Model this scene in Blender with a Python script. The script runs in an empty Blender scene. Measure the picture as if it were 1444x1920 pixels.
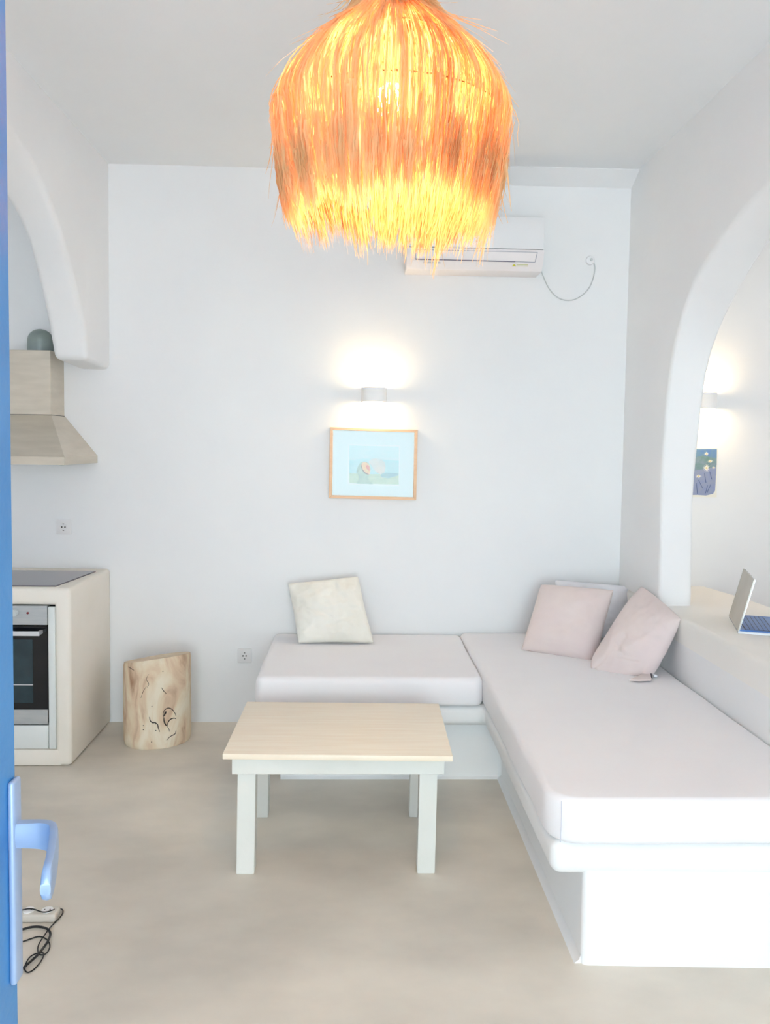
import bpy, bmesh, math, random
from mathutils import Vector, Matrix, noise
random.seed(7)
sc = bpy.context.scene
COL = sc.collection

# ---------------------------------------------------------------- camera
YAW, PIT, ROL, FPX, CXP, CYP = .034336, .057299, .01424, 1519.0, 722.0, 922.2
EYE = Vector((0, 0, 1.6))
F = Vector((math.sin(YAW)*math.cos(PIT), math.cos(YAW)*math.cos(PIT), -math.sin(PIT)))
R0 = F.cross(Vector((0, 0, 1))).normalized(); U0 = R0.cross(F)
R = R0*math.cos(ROL) + U0*math.sin(ROL)
U = U0*math.cos(ROL) - R0*math.sin(ROL)
cd = bpy.data.cameras.new('camera'); cam = bpy.data.objects.new('camera', cd); COL.objects.link(cam)
cd.sensor_fit = 'VERTICAL'; cd.sensor_height = 36; cd.lens = FPX/1920*36
cd.shift_y = (CYP-960)/1920; cd.clip_start = .02
cam.matrix_world = Matrix(((R.x, U.x, -F.x, EYE.x), (R.y, U.y, -F.y, EYE.y), (R.z, U.z, -F.z, EYE.z), (0, 0, 0, 1)))
sc.camera = cam

def ray(x, y):
    return F + R*((x-CXP)/FPX) - U*((y-CYP)/FPX)
def at(x, y, ax, v):
    """point of the plane  axis=v  seen in the photograph at (x, y)"""
    d = ray(x, y); return EYE + d*((v-EYE[ax])/d[ax])

# ---------------------------------------------------------------- materials
def lin(c):
    return tuple(((v/255)/12.92 if v/255 <= .04045 else ((v/255+.055)/1.055)**2.4) for v in c) + (1,)
M = {}
def mat(name, rgb, rough=.6, rgb2=None, scale=4, bump=0, bscale=30, metal=0, spec=.5, sheen=0, stretch=None, trans=0, coat=0, lo=.35, hi=.65, bdist=.01):
    m = bpy.data.materials.new(name); m.use_nodes = True; nt = m.node_tree; N = nt.nodes
    p = N['Principled BSDF']; p.inputs['Base Color'].default_value = lin(rgb)
    p.inputs['Roughness'].default_value = rough; p.inputs['Metallic'].default_value = metal
    p.inputs['Specular IOR Level'].default_value = spec
    if sheen: p.inputs['Sheen Weight'].default_value = sheen
    if coat: p.inputs['Coat Weight'].default_value = coat
    if trans: p.inputs['Transmission Weight'].default_value = trans
    tc = N.new('ShaderNodeTexCoord'); mp = N.new('ShaderNodeMapping')
    nt.links.new(tc.outputs['Object'], mp.inputs[0])
    if stretch: mp.inputs['Scale'].default_value = stretch
    if rgb2:
        n = N.new('ShaderNodeTexNoise'); n.inputs['Scale'].default_value = scale; n.inputs['Detail'].default_value = 6
        nt.links.new(mp.outputs[0], n.inputs['Vector'])
        r = N.new('ShaderNodeValToRGB'); r.color_ramp.elements[0].position = lo; r.color_ramp.elements[1].position = hi
        r.color_ramp.elements[0].color = lin(rgb); r.color_ramp.elements[1].color = lin(rgb2)
        nt.links.new(n.outputs['Fac'], r.inputs[0]); nt.links.new(r.outputs[0], p.inputs['Base Color'])
    if bump:
        n = N.new('ShaderNodeTexNoise'); n.inputs['Scale'].default_value = bscale; n.inputs['Detail'].default_value = 5
        nt.links.new(mp.outputs[0], n.inputs['Vector'])
        b = N.new('ShaderNodeBump'); b.inputs['Strength'].default_value = bump; b.inputs['Distance'].default_value = bdist
        nt.links.new(n.outputs['Fac'], b.inputs['Height']); nt.links.new(b.outputs[0], p.inputs['Normal'])
    M[name] = m; return m
def emat(name, rgb, st):
    m = bpy.data.materials.new(name); m.use_nodes = True; nt = m.node_tree
    nt.nodes.remove(nt.nodes['Principled BSDF']); e = nt.nodes.new('ShaderNodeEmission')
    e.inputs[0].default_value = lin(rgb); e.inputs[1].default_value = st
    nt.links.new(e.outputs[0], nt.nodes['Material Output'].inputs[0]); M[name] = m; return m

mat('plaster', (248, 248, 248), .7, (244, 244, 245), 1.2, .25, 6, spec=.2)
mat('counter_warm_lit', (248, 242, 232), .7, (243, 236, 224), 2.5, .25, 6, spec=.2)  # white plaster with the lamp's warm light tinted into its colour
mat('plaster_warm_lit', (250, 248, 244), .7, (247, 244, 239), 1.5, .25, 6, spec=.2)  # slight warm tint stands in for warm light on the shelf top
mat('ceiling_paint', (246, 247, 248), .8, (243, 244, 245), 1, .1, 5, spec=.15)
mat('floor_cement', (237, 229, 216), .55, (210, 203, 192), 1.4, .05, 14, spec=.3, stretch=(1, 1.6, 1))
mat('table_paint', (232, 232, 227), .5, (227, 228, 222), 5, .08, 40)
mat('table_top_wood', (253, 241, 221), .45, (249, 234, 212), 7, .06, 40, stretch=(.6, 9, 1))
mat('sheet', (248, 246, 248), .85, (246, 243, 246), 3, .18, 9, spec=.15, sheen=.2)
mat('sheet_trim', (214, 214, 226), .8)
mat('cushion_pink', (236, 221, 217), .85, (231, 214, 213), 5, .15, 260, spec=.15, sheen=.2, bdist=.002)
mat('cushion_cream', (248, 245, 236), .9, (244, 240, 229), 6, .35, 22, spec=.1, sheen=.3)
mat('pillow_white', (246, 245, 250), .9, (242, 242, 248), 5, .2, 20, spec=.1)
mat('dark_gap', (58, 50, 62), .8)
mat('blue_paint', (72, 150, 214), .35, (62, 138, 204), 3, .08, 60, spec=.5)
mat('handle_metal', (172, 192, 222), .35, (162, 184, 216), 8, metal=.2)
mat('steel', (222, 212, 196), .42, (212, 202, 186), 5, .03, 60, metal=.35, stretch=(1, 1, 6))
mat('steel_oven', (206, 210, 212), .35, (196, 202, 206), 9, metal=.7, stretch=(1, 1, 8))
mat('steel_bright', (236, 238, 242), .3, metal=.6)
mat('black_glass', (10, 12, 20), .08, spec=.6)
mat('oven_window', (52, 78, 86), .12, (30, 44, 52), 3, spec=.6)
mat('black_trim', (22, 22, 26), .4)
mat('hob_glass', (118, 112, 120), .14, (108, 104, 112), 4, spec=.7)
mat('cabinet_white', (232, 236, 234), .35)
mat('duct', (150, 162, 154), .4, (132, 146, 150), 6, metal=.15)
mat('plastic_white', (244, 244, 246), .4)
mat('plastic_louver', (246, 240, 240), .4)
mat('plastic_grey', (120, 114, 132), .5)
mat('logo_grey', (206, 208, 214), .5)
mat('outline_grey', (172, 172, 184), .5)
mat('sticker_yellow', (206, 198, 60), .5)
mat('sticker_pale', (214, 216, 160), .5)
mat('cord_grey', (206, 208, 208), .5)
mat('pin_hole', (70, 66, 64), .6)
mat('socket_white', (240, 238, 238), .45)
mat('sconce_plaster', (252, 250, 249), .8, bump=.1)
mat('frame_wood', (246, 208, 172), .5, (240, 198, 160), 10, .05, 60, stretch=(1, 1, 12))
mat('mat_board', (206, 218, 222), .8)
mat('mat_grey', (212, 214, 212), .8, (222, 224, 222), 6)
mat('print_sky', (196, 216, 220), .8, (184, 212, 218), 14)
mat('print_sea', (150, 196, 206), .8, (176, 208, 214), 20)
mat('print_land', (160, 182, 156), .8, (184, 196, 168), 26)
mat('print_shadow', (110, 156, 168), .8, (140, 176, 172), 30)
mat('print_stone', (132, 158, 140), .8, (160, 180, 160), 30)
mat('print_rock', (214, 198, 186), .8, (190, 190, 186), 24)
mat('print_shell', (240, 184, 112), .8, (230, 156, 96), 40)
mat('print_shell_red', (214, 84, 56), .8)
mat('print_brown', (90, 54, 44), .8)
mat('print_pink', (232, 206, 200), .8, (226, 214, 204), 20)
mat('print_white', (232, 238, 238), .8)
mat('art_paper', (248, 244, 232), .8)
mat('art_blue', (96, 134, 196), .8, (120, 156, 170), 26, lo=.3, hi=.7)
mat('art_green', (112, 148, 142), .8, (140, 160, 176), 30)
mat('art_lilac', (146, 158, 196), .8, (158, 166, 190), 30)
mat('art_stem', (86, 106, 148), .8)
mat('art_petal', (250, 246, 236), .8)
mat('art_heart', (232, 216, 164), .8)
mat('wood_end', (232, 214, 188), .8, (214, 194, 170), 14, .3, 40)
mat('wood_crack', (44, 34, 34), .8)
mat('laptop_silver', (196, 192, 184), .35, (186, 182, 172), 6, metal=.4)
mat('laptop_edge', (240, 244, 250), .25, metal=.5)
mat('laptop_blue', (92, 134, 196), .3, (76, 120, 190), 5, metal=.3)
mat('laptop_key', (34, 48, 76), .5)
mat('screen_dark', (20, 26, 36), .15)
mat('cable_black', (20, 20, 24), .45)
mat('strip_plastic', (222, 216, 204), .2, (214, 208, 198), 8, spec=.7)
mat('strip_white', (250, 250, 250), .15)
mat('knob_white', (214, 220, 222), .3)
mat('lamp_red', (120, 24, 40), .3)
mat('cord_white', (236, 232, 226), .5)
mat('wire_brass', (180, 130, 70), .4, metal=.6)
emat('bulb_glow', (255, 214, 150), 60)
emat('sconce_glow', (255, 232, 190), 25)

# knotty wood of the stump
m = bpy.data.materials.new('stump_wood'); m.use_nodes = True; nt = m.node_tree; N = nt.nodes; p = N['Principled BSDF']
p.inputs['Roughness'].default_value = .75; p.inputs['Specular IOR Level'].default_value = .2
tc = N.new('ShaderNodeTexCoord'); mp = N.new('ShaderNodeMapping'); mp.inputs['Scale'].default_value = (1, 1, .45)
n1 = N.new('ShaderNodeTexNoise'); n1.inputs['Scale'].default_value = 7; n1.inputs['Detail'].default_value = 8; n1.inputs['Distortion'].default_value = 1.6
r1 = N.new('ShaderNodeValToRGB'); e = r1.color_ramp.elements
e[0].position = .28; e[0].color = lin((178, 142, 116)); e[1].position = .62; e[1].color = lin((242, 230, 208))
k = e.new(.42); k.color = lin((226, 200, 172)); k = e.new(.5); k.color = lin((234, 216, 188))
nt.links.new(tc.outputs['Object'], mp.inputs[0]); nt.links.new(mp.outputs[0], n1.inputs['Vector'])
nt.links.new(n1.outputs['Fac'], r1.inputs[0]); nt.links.new(r1.outputs[0], p.inputs['Base Color'])
b = N.new('ShaderNodeBump'); b.inputs['Strength'].default_value = .4; b.inputs['Distance'].default_value = .01
nt.links.new(n1.outputs['Fac'], b.inputs['Height']); nt.links.new(b.outputs[0], p.inputs['Normal']); M['stump_wood'] = m

# raffia : diffuse + translucent
def raffia(name, c1, c2, mixf):
    m = bpy.data.materials.new(name); m.use_nodes = True; nt = m.node_tree; N = nt.nodes; nt.nodes.remove(N['Principled BSDF'])
    tc = N.new('ShaderNodeTexCoord'); mp = N.new('ShaderNodeMapping'); mp.inputs['Scale'].default_value = (60, 60, 3)
    nz = N.new('ShaderNodeTexNoise'); nz.inputs['Scale'].default_value = 1
    nt.links.new(tc.outputs['Object'], mp.inputs[0]); nt.links.new(mp.outputs[0], nz.inputs['Vector'])
    r = N.new('ShaderNodeValToRGB'); r.color_ramp.elements[0].color = lin(c1); r.color_ramp.elements[1].color = lin(c2)
    r.color_ramp.elements[0].position = .35; r.color_ramp.elements[1].position = .65
    nt.links.new(nz.outputs['Fac'], r.inputs[0])
    d = N.new('ShaderNodeBsdfDiffuse'); t = N.new('ShaderNodeBsdfTranslucent'); mx = N.new('ShaderNodeMixShader'); mx.inputs[0].default_value = mixf
    nt.links.new(r.outputs[0], d.inputs[0]); nt.links.new(r.outputs[0], t.inputs[0])
    nt.links.new(d.outputs[0], mx.inputs[1]); nt.links.new(t.outputs[0], mx.inputs[2])
    nt.links.new(mx.outputs[0], N['Material Output'].inputs[0]); M[name] = m
raffia('raffia', (244, 202, 150), (252, 222, 176), .58)

# glass of the picture
m = bpy.data.materials.new('picture_glass'); m.use_nodes = True; nt = m.node_tree; N = nt.nodes; nt.nodes.remove(N['Principled BSDF'])
tr = N.new('ShaderNodeBsdfTransparent'); gl = N.new('ShaderNodeBsdfGlossy'); gl.inputs['Roughness'].default_value = .03
fr = N.new('ShaderNodeFresnel'); fr.inputs[0].default_value = 1.5; mx = N.new('ShaderNodeMixShader')
nt.links.new(fr.outputs[0], mx.inputs[0]); nt.links.new(tr.outputs[0], mx.inputs[1]); nt.links.new(gl.outputs[0], mx.inputs[2])
nt.links.new(mx.outputs[0], N['Material Output'].inputs[0]); M['picture_glass'] = m

# ---------------------------------------------------------------- mesh helpers
def finish(bm, ang=35):
    bmesh.ops.remove_doubles(bm, verts=bm.verts, dist=1e-6)
    bm.normal_update()
    for f in bm.faces: f.smooth = True
    for e in bm.edges:
        if len(e.link_faces) == 2 and e.link_faces[0].normal.length and e.link_faces[1].normal.length:
            e.smooth = e.calc_face_angle(0) < math.radians(ang)
    return bm
def obj(name, bm, m, parent=None, ang=35, origin=None, wn=False):
    finish(bm, ang)
    me = bpy.data.meshes.new(name)
    o = bpy.data.objects.new(name, me); COL.objects.link(o)
    if parent is not None:
        o.parent = parent
        off = world_loc(parent)
        bmesh.ops.translate(bm, vec=-off, verts=bm.verts)
    else:
        if origin is None:
            xs = [v.co for v in bm.verts]
            lo = Vector((min(v.x for v in xs), min(v.y for v in xs), min(v.z for v in xs)))
            hi = Vector((max(v.x for v in xs), max(v.y for v in xs), max(v.z for v in xs)))
            origin = Vector(((lo.x+hi.x)/2, (lo.y+hi.y)/2, lo.z))
        origin = Vector(origin); o.location = origin
        bmesh.ops.translate(bm, vec=-origin, verts=bm.verts)
    bm.to_mesh(me); bm.free()
    me.materials.append(M[m])
    if wn:
        w = o.modifiers.new('wn', 'WEIGHTED_NORMAL'); w.keep_sharp = True
    return o
def world_loc(o):
    v = Vector((0, 0, 0))
    while o is not None: v += o.location; o = o.parent
    return v
def thing(name, loc, label, cat, group=None):
    o = bpy.data.objects.new(name, None); COL.objects.link(o); o.location = loc; o.empty_display_size = .1
    tag(o, label, cat, group); return o
def tag(o, label, cat, group=None):
    o['label'] = label; o['category'] = cat
    if group: o['group'] = group
    return o
def struct(name, bm, m, parent=None, **k):
    o = obj(name, bm, m, parent, **k)
    if parent is None: o['kind'] = 'structure'
    return o
def new(): return bmesh.new()
def box(bm, x0, x1, y0, y1, z0, z1, bev=0, seg=3):
    b = bmesh.new(); bmesh.ops.create_cube(b, size=1)
    for v in b.verts:
        v.co = Vector(((x0+x1)/2+v.co.x*(x1-x0), (y0+y1)/2+v.co.y*(y1-y0), (z0+z1)/2+v.co.z*(z1-z0)))
    if bev: bmesh.ops.bevel(b, geom=b.edges[:], offset=bev, segments=seg, affect='EDGES', profile=.5)
    merge(bm, b); return bm
def merge(bm, b, mtx=None):
    me = bpy.data.meshes.new('t'); b.to_mesh(me); b.free()
    if mtx: me.transform(mtx)
    bm.from_mesh(me); bpy.data.meshes.remove(me)
def prism(bm, pts, d, bev=0, seg=3, bevang=30, nobot=False):
    """polygon pts (Vectors, planar) extruded by vector d"""
    b = bmesh.new(); v0 = [b.verts.new(p) for p in pts]; v1 = [b.verts.new(p+d) for p in pts]
    b.faces.new(v0); b.faces.new(v1[::-1]); n = len(pts)
    for i in range(n): b.faces.new((v0[i], v1[i], v1[(i+1) % n], v0[(i+1) % n]))
    bmesh.ops.recalc_face_normals(b, faces=b.faces)
    if bev:
        es = [e for e in b.edges if e.calc_face_angle(0) > math.radians(bevang)]
        if nobot:
            zm = min(v.co.z for v in b.verts); es = [e for e in es if not (e.verts[0].co.z < zm+1e-5 and e.verts[1].co.z < zm+1e-5)]
        bmesh.ops.bevel(b, geom=es, offset=bev, segments=seg, affect='EDGES', profile=.5)
    merge(bm, b); return bm
def poly(bm, pts, off=Vector((0, 0, 0))):
    bm.faces.new([bm.verts.new(Vector(p)+off) for p in pts]); return bm
def catmull(pts, n=8):
    P = [Vector(p) for p in pts]; P = [P[0]*2-P[1]] + P + [P[-1]*2-P[-2]]; o = []
    for i in range(1, len(P)-2):
        a, b, c, d = P[i-1:i+3]
        for k in range(n):
            t = k/n; o.append(.5*((2*b)+(c-a)*t+(2*a-5*b+4*c-d)*t*t+(3*b-a-3*c+d)*t**3))
    o.append(P[-2]); return o
def tube(bm, path, r, n=8, closed=False):
    rings = []; up = Vector((0, 0, 1)); L = len(path)
    for i, p in enumerate(path):
        t = (path[(i+1) % L]-path[i-1]) if closed else (path[min(i+1, L-1)]-path[max(i-1, 0)])
        if t.length < 1e-9: t = Vector((1, 0, 0))
        t.normalize(); a = t.cross(up)
        if a.length < .05: a = t.cross(Vector((0, 1, 0)))
        a.normalize(); b = a.cross(t); rr = r(i/(L-1)) if callable(r) else r
        rings.append([bm.verts.new(p+(a*math.cos(2*math.pi*k/n)+b*math.sin(2*math.pi*k/n))*rr) for k in range(n)])
    for i in range(L if closed else L-1):
        A, B = rings[i], rings[(i+1) % L]
        # choose smallest twist
        s = min(range(n), key=lambda q: (A[0].co-B[q].co).length)
        for k in range(n): bm.faces.new((A[k], A[(k+1) % n], B[(k+1+s) % n], B[(k+s) % n]))
    if not closed: bm.faces.new(rings[0][::-1]); bm.faces.new(rings[-1])
    bmesh.ops.recalc_face_normals(bm, faces=bm.faces)
    return bm
def cyl(bm, c, ax, r, h, n=32, r2=None, bev=0):
    b = bmesh.new(); bmesh.ops.create_cone(b, cap_ends=True, segments=n, radius1=r, radius2=r if r2 is None else r2, depth=h)
    if bev: bmesh.ops.bevel(b, geom=[e for e in b.edges if e.calc_face_angle(0) > 1], offset=bev, segments=2, affect='EDGES')
    q = Vector((0, 0, 1)).rotation_difference(Vector(ax)).to_matrix().to_4x4()
    merge(bm, b, Matrix.Translation(Vector(c)) @ q); return bm
def lathe(bm, c, prof, n=40):
    c = Vector(c); rings = [[bm.verts.new(c+Vector((r*math.cos(2*math.pi*k/n), r*math.sin(2*math.pi*k/n), z))) for k in range(n)] for r, z in prof]
    for A, B in zip(rings, rings[1:]):
        for k in range(n): bm.faces.new((A[k], A[(k+1) % n], B[(k+1) % n], B[k]))
    return bm
def sphere(bm, c, r, s=(1, 1, 1)):
    b = bmesh.new(); bmesh.ops.create_uvsphere(b, u_segments=24, v_segments=16, radius=r)
    merge(bm, b, Matrix.Translation(Vector(c)) @ Matrix.Diagonal((*s, 1))); return bm

# ---------------------------------------------------------------- the room
XL, XR, YB, ZC = -1.39, 1.52, 4.6, 3.125
TL, TR = .17, .17          # thickness of the arch walls
PT = .815                  # top of the low wall
FR = -2.3                   # where the built part of the room ends, behind the camera

bm = new(); box(bm, -3.6, 4.2, FR, 5.0, -.12, 0); struct('floor', bm, 'floor_cement')
bm = new(); box(bm, -3.6, 4.2, FR, 5.0, ZC, ZC+.12); struct('ceiling', bm, 'ceiling_paint')
bm = new(); box(bm, -3.6, 4.2, YB, YB+.2, 0, ZC); struct('wall_back', bm, 'plaster')
bm = new(); box(bm, -3.75, -3.6, FR, YB+.2, 0, ZC); struct('wall_kitchen_side', bm, 'plaster')
bm = new(); box(bm, 4.2, 4.35, FR, YB+.2, 0, ZC); struct('wall_far_side', bm, 'plaster')

# front wall behind the camera with the wide terrace opening
bm = new(); box(bm, -3.6, -1.25, FR-.2, FR, 0, ZC); box(bm, 1.5, 4.2, FR-.2, FR, 0, ZC); box(bm, -1.25, 1.5, FR-.2, FR, 2.55, ZC); struct('wall_front', bm, 'plaster')

# coved strip where the ceiling meets the back wall (right of the lamp)
prof = [Vector((.18, YB+.01, ZC+.01)), Vector((.18, YB-.13, ZC+.01)), Vector((.18, YB-.13, ZC-.003)), Vector((.18, YB-.012, ZC-.06)), Vector((.18, YB+.01, ZC-.066))]
bm = new(); prism(bm, prof, Vector((XR-.18, 0, 0))); struct('trim_1', bm, 'plaster')

# right arch wall : low wall + pier + arch
crv = [(1235, 1144), (1238, 1020), (1240, 900), (1244, 820), (1250, 750), (1257, 690), (1266, 640), (1281, 585), (1301, 530), (1325, 488), (1352, 447), (1395, 392), (1440, 346)]
fc = [at(x, y, 0, XR) for x, y in crv]
crv2 = [(1297, 1146), (1299, 1040), (1300, 950), (1304, 890), (1310, 830), (1317, 765), (1325, 705), (1336, 660), (1350, 620), (1366, 585), (1387, 545), (1412, 502), (1441, 459)]
bc = [at(x, y, 0, XR+TR) for x, y in crv2]
def extend(pts, apexY, apexZ, n=10):
    a = pts[-1]; out = list(pts)
    for i in range(1, n+1):
        t = i/n; out.append(Vector((a.x, a.y+(apexY-a.y)*math.sin(t*math.pi/2), a.z+(apexZ-a.z)*(1-math.cos(t*math.pi/2))**.8 if False else a.z+(apexZ-a.z)*math.sin(t*math.pi/2)**1.0)))
    return out
def mirror_half(pts, apexY):
    return [Vector((p.x, 2*apexY-p.y, p.z)) for p in reversed(pts[:-1])]
fA = extend(fc, 2.35, 2.68); fA += mirror_half(fA, 2.35)
bA = extend(bc, 2.35, 2.60); bA += mirror_half(bA, 2.35)
fA[0].z = bA[0].z = PT; fA[-1].z = bA[-1].z = PT
bm = new()
def archwall(bm, fA, bA, yb, yf, zt):
    """wall above/around an open arch curve; fA runs from the back foot to the front foot"""
    n = len(fA)
    def side(C, x):
        t = []
        V = [bm.verts.new(p) for p in C]
        top = []
        for i, p in enumerate(C):
            u = i/(n-1)
            top.append(bm.verts.new((x, yb+(yf-yb)*u, zt)))
        for i in range(n-1): bm.faces.new((V[i], V[i+1], top[i+1], top[i]))
        a = bm.verts.new((x, yb, C[0].z)); c = bm.verts.new((x, yf, C[-1].z))
        bm.faces.new((a, V[0], top[0])); bm.faces.new((c, top[-1], V[-1]))
        return V, top, a, c
    V1, T1, a1, c1 = side(fA, fA[0].x); V2, T2, a2, c2 = side(bA, bA[0].x)
    for i in range(n-1): bm.faces.new((V1[i], V2[i], V2[i+1], V1[i+1])); bm.faces.new((T1[i], T1[i+1], T2[i+1], T2[i]))
    bm.faces.new((a1, a2, V2[0], V1[0])); bm.faces.new((c1, V1[-1], V2[-1], c2))
    bm.faces.new((a1, T1[0], T2[0], a2)); bm.faces.new((c1, c2, T2[-1], T1[-1]))
    bmesh.ops.remove_doubles(bm, verts=bm.verts, dist=1e-5)
    bmesh.ops.recalc_face_normals(bm, faces=bm.faces)
    rim = set(zip(V1, V1[1:])) | set(zip(V2, V2[1:]))
    es = []
    for e in bm.edges:
        a, b = e.verts
        if (a, b) in rim or (b, a) in rim: es.append(e)
    bmesh.ops.bevel(bm, geom=es, offset=.018, segments=3, affect='EDGES', profile=.5)
archwall(bm, fA, bA, YB, .2, ZC)
b2 = new(); box(b2, XR, XR+TR, .2, YB, 0, PT-.03); merge(bm, b2)
struct('wall_right', bm, 'plaster', ang=40)

# the wide masonry shelf on the low wall
bm = new()
pts = [at(1350, 1113, 2, PT), at(1395, 1128, 2, PT), at(1446, 1149, 2, PT)]
sh = [Vector((XR-.001, YB-.002, PT)), Vector((2.02, YB-.005, PT)), Vector((2.09, 4.2, PT)), Vector((2.12, 3.6, PT)), Vector((2.14, 2.2, PT)), Vector((2.14, .25, PT)), Vector((XR-.001, .25, PT))]
prism(bm, sh, Vector((0, 0, -.12)), bev=.03, seg=5, nobot=True)
for v in bm.verts: v.co.z += .0
tag(obj('masonry_shelf', bm, 'plaster_warm_lit'), 'wide white masonry shelf, warm light tinted into its colour, on the low wall under the right arch', 'shelf')

# left arch wall (hanging, ends as a corbel above the hood)
cf = [(164, 671), (159, 607), (146, 555), (131, 495), (112, 431), (90, 367), (64, 311), (30, 262)]
cb = [(103, 681), (98, 655), (90, 611), (81, 566), (67, 510), (54, 457), (30, 405), (5, 362)]
lf = [at(x, y, 0, XL) for x, y in cf]; lb = [at(x, y, 0, XL-TL) for x, y in cb]
lf = extend(lf, 2.2, 3.02, 8)
lb = extend(lb, 2.2, 2.93, 8)
lf += [Vector((XL, 1.2, 3.0)), Vector((XL, .3, 2.9)), Vector((XL, FR, 2.9))]
lb += [Vector((XL-TL, 1.2, 2.92)), Vector((XL-TL, .3, 2.85)), Vector((XL-TL, FR, 2.85))]
lf[0].z = lb[0].z = 2.015; lb[0].y = lf[0].y
bm = new(); n = len(lf)
A = [bm.verts.new(p) for p in lf]; B = [bm.verts.new(p) for p in lb]
TA = [bm.verts.new((XL, p.y, ZC)) for p in lf]; TB = [bm.verts.new((XL-TL, p.y, ZC)) for p in lb]
a0 = bm.verts.new((XL, YB, 2.0)); b0 = bm.verts.new((XL-TL, YB, 2.0))
for i in range(n-1):
    bm.faces.new((A[i], A[i+1], TA[i+1], TA[i])); bm.faces.new((B[i], TB[i], TB[i+1], B[i+1])); bm.faces.new((A[i], B[i], B[i+1], A[i+1]))
ta = bm.verts.new((XL, YB, ZC)); tb = bm.verts.new((XL-TL, YB, ZC)); bm.faces.new((a0, A[0], TA[0], ta)); bm.faces.new((b0, tb, TB[0], B[0])); bm.faces.new((a0, b0, B[0], A[0]))
bmesh.ops.recalc_face_normals(bm, faces=bm.faces)
rim = set(zip(A, A[1:])) | set(zip(B, B[1:])) | {(a0, A[0]), (b0, B[0]), (A[0], B[0])}
es = [e for e in bm.edges if (e.verts[0], e.verts[1]) in rim or (e.verts[1], e.verts[0]) in rim]
bmesh.ops.bevel(bm, geom=es, offset=.03, segments=4, affect='EDGES', profile=.5)
struct('wall_left', bm, 'plaster', ang=40)

# ---------------------------------------------------------------- blue door
DX = -.41
bm = new(); box(bm, DX-.045, DX, .06, .975, .008, 2.5, .002, 1)
door = struct('door_1', bm, 'blue_paint'); door['label'] = 'blue painted door leaf opened inward at the left edge'
pz0, pz1 = .945, 1.195
bm = new(); box(bm, DX, DX+.008, .951, .974, pz0, pz1, .0035, 3); hp = obj('handle_plate', bm, 'handle_metal', door)
bm = new()
hz = 1.128
# the neck comes straight out, then the grip bends back towards the hinge side
nk = [Vector((DX+.006, .962, hz)), Vector((DX+.025, .962, hz)), Vector((DX+.040, .960, hz)), Vector((DX+.052, .952, hz)), Vector((DX+.059, .938, hz-.001))]
def sweep_rect(bm, path, wid, hgt, n=12):
    rings = []
    for i, p in enumerate(path):
        t = (path[min(i+1, len(path)-1)]-path[max(i-1, 0)]).normalized(); s = t.cross(Vector((0, 0, 1))).normalized(); u = Vector((0, 0, 1))
        f = i/(len(path)-1); w, h = wid(f), hgt(f); rg = []
        for k in range(n):
            a = 2*math.pi*k/n; c, q = math.cos(a), math.sin(a)
            c = math.copysign(abs(c)**.45, c); q = math.copysign(abs(q)**.45, q)
            rg.append(bm.verts.new(p+s*c*w+u*q*h))
        rings.append(rg)
    for A_, B_ in zip(rings, rings[1:]):
        for k in range(n): bm.faces.new((A_[k], A_[(k+1) % n], B_[(k+1) % n], B_[k]))
    bm.faces.new(rings[0][::-1]); bm.faces.new(rings[-1]); bmesh.ops.recalc_face_normals(bm, faces=bm.faces)
gp = [None, Vector((DX+.066, .915, hz-.006)), Vector((DX+.073, .888, hz-.010)), Vector((DX+.078, .862, hz-.013))]
sweep_rect(bm, catmull(nk+gp[1:], 6), lambda f: .0085-.003*min(1, f*2), lambda f: .0155+.006*f if f < .9 else .0209*math.sqrt(max(.05, 1-((f-.9)/.105)**2)))
obj('lever', bm, 'handle_metal', door, ang=50)

# ---------------------------------------------------------------- kitchen
CH = .885; CF = 3.955
bm = new()
# masonry front with an opening for the oven : assembled as side pier, top, plinth, left run
ox1 = -1.5; ox0 = ox1-.60; px = -1.468   # oven right edge, left edge, filler panel edge
box(bm, px, XL, CF, YB, 0, CH, .022, 4)
box(bm, -3.5, px+.03, CF, YB, .80, CH, .02, 3)
box(bm, -3.5, px+.03, CF, YB, 0, .085, .012, 2)
box(bm, -3.5, ox0-.02, CF, YB, .02, CH-.02)
box(bm, ox0-.05, px+.02, CF+.5, YB, .02, CH-.02)
tag(obj('kitchen_counter', bm, 'counter_warm_lit'), 'white rounded masonry kitchen counter holding the oven, beside the wooden stump', 'counter')
bm = new()
a = at(108, 1102, 2, CH+.006); c = at(178, 1075, 2, CH+.006)
prism(bm, [Vector((-1.47, CF+.035, CH)), Vector((-2.06, CF+.035, CH)), Vector((-2.06, CF+.50, CH)), Vector((-1.425, CF+.50, CH))], Vector((0, 0, .006)), .0015, 1)
hob = obj('hob', bm, 'hob_glass'); tag(hob, 'dark grey glass hob set in the kitchen counter top', 'hob')
# oven
ov = thing('oven', ((ox0+ox1)/2, CF+.1, .215), 'built-in oven with black glass door and steel control panel', 'oven')
bm = new(); box(bm, ox0+.01, ox1-.01, CF+.03, CF+.5, .22, .79); obj('body', bm, 'black_trim', ov)
bm = new(); box(bm, ox0, ox1, CF-.004, CF+.03, .703, .797, .002, 1); cp = obj('control_panel', bm, 'steel_oven', ov)
z_ = at(53, 1149, 1, CF)
bm = new(); cyl(bm, (z_.x, CF-.006, z_.z), (0, 1, 0), .0055, .006, 20); obj('indicator_light', bm, 'lamp_red', cp)
kn = at(31, 1148, 1, CF)
for i in range(3):
    bm = new(); cyl(bm, (kn.x-.004-i*.105, CF-.015, kn.z), (0, 1, 0), .0165, .024, 28, bev=.003); o = obj('knob', bm, 'knob_white', cp)
bm = new(); box(bm, ox0, ox1, CF+.001, CF+.03, .215, .698, .002, 1); dr = obj('oven_door', bm, 'black_glass', ov)
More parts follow.
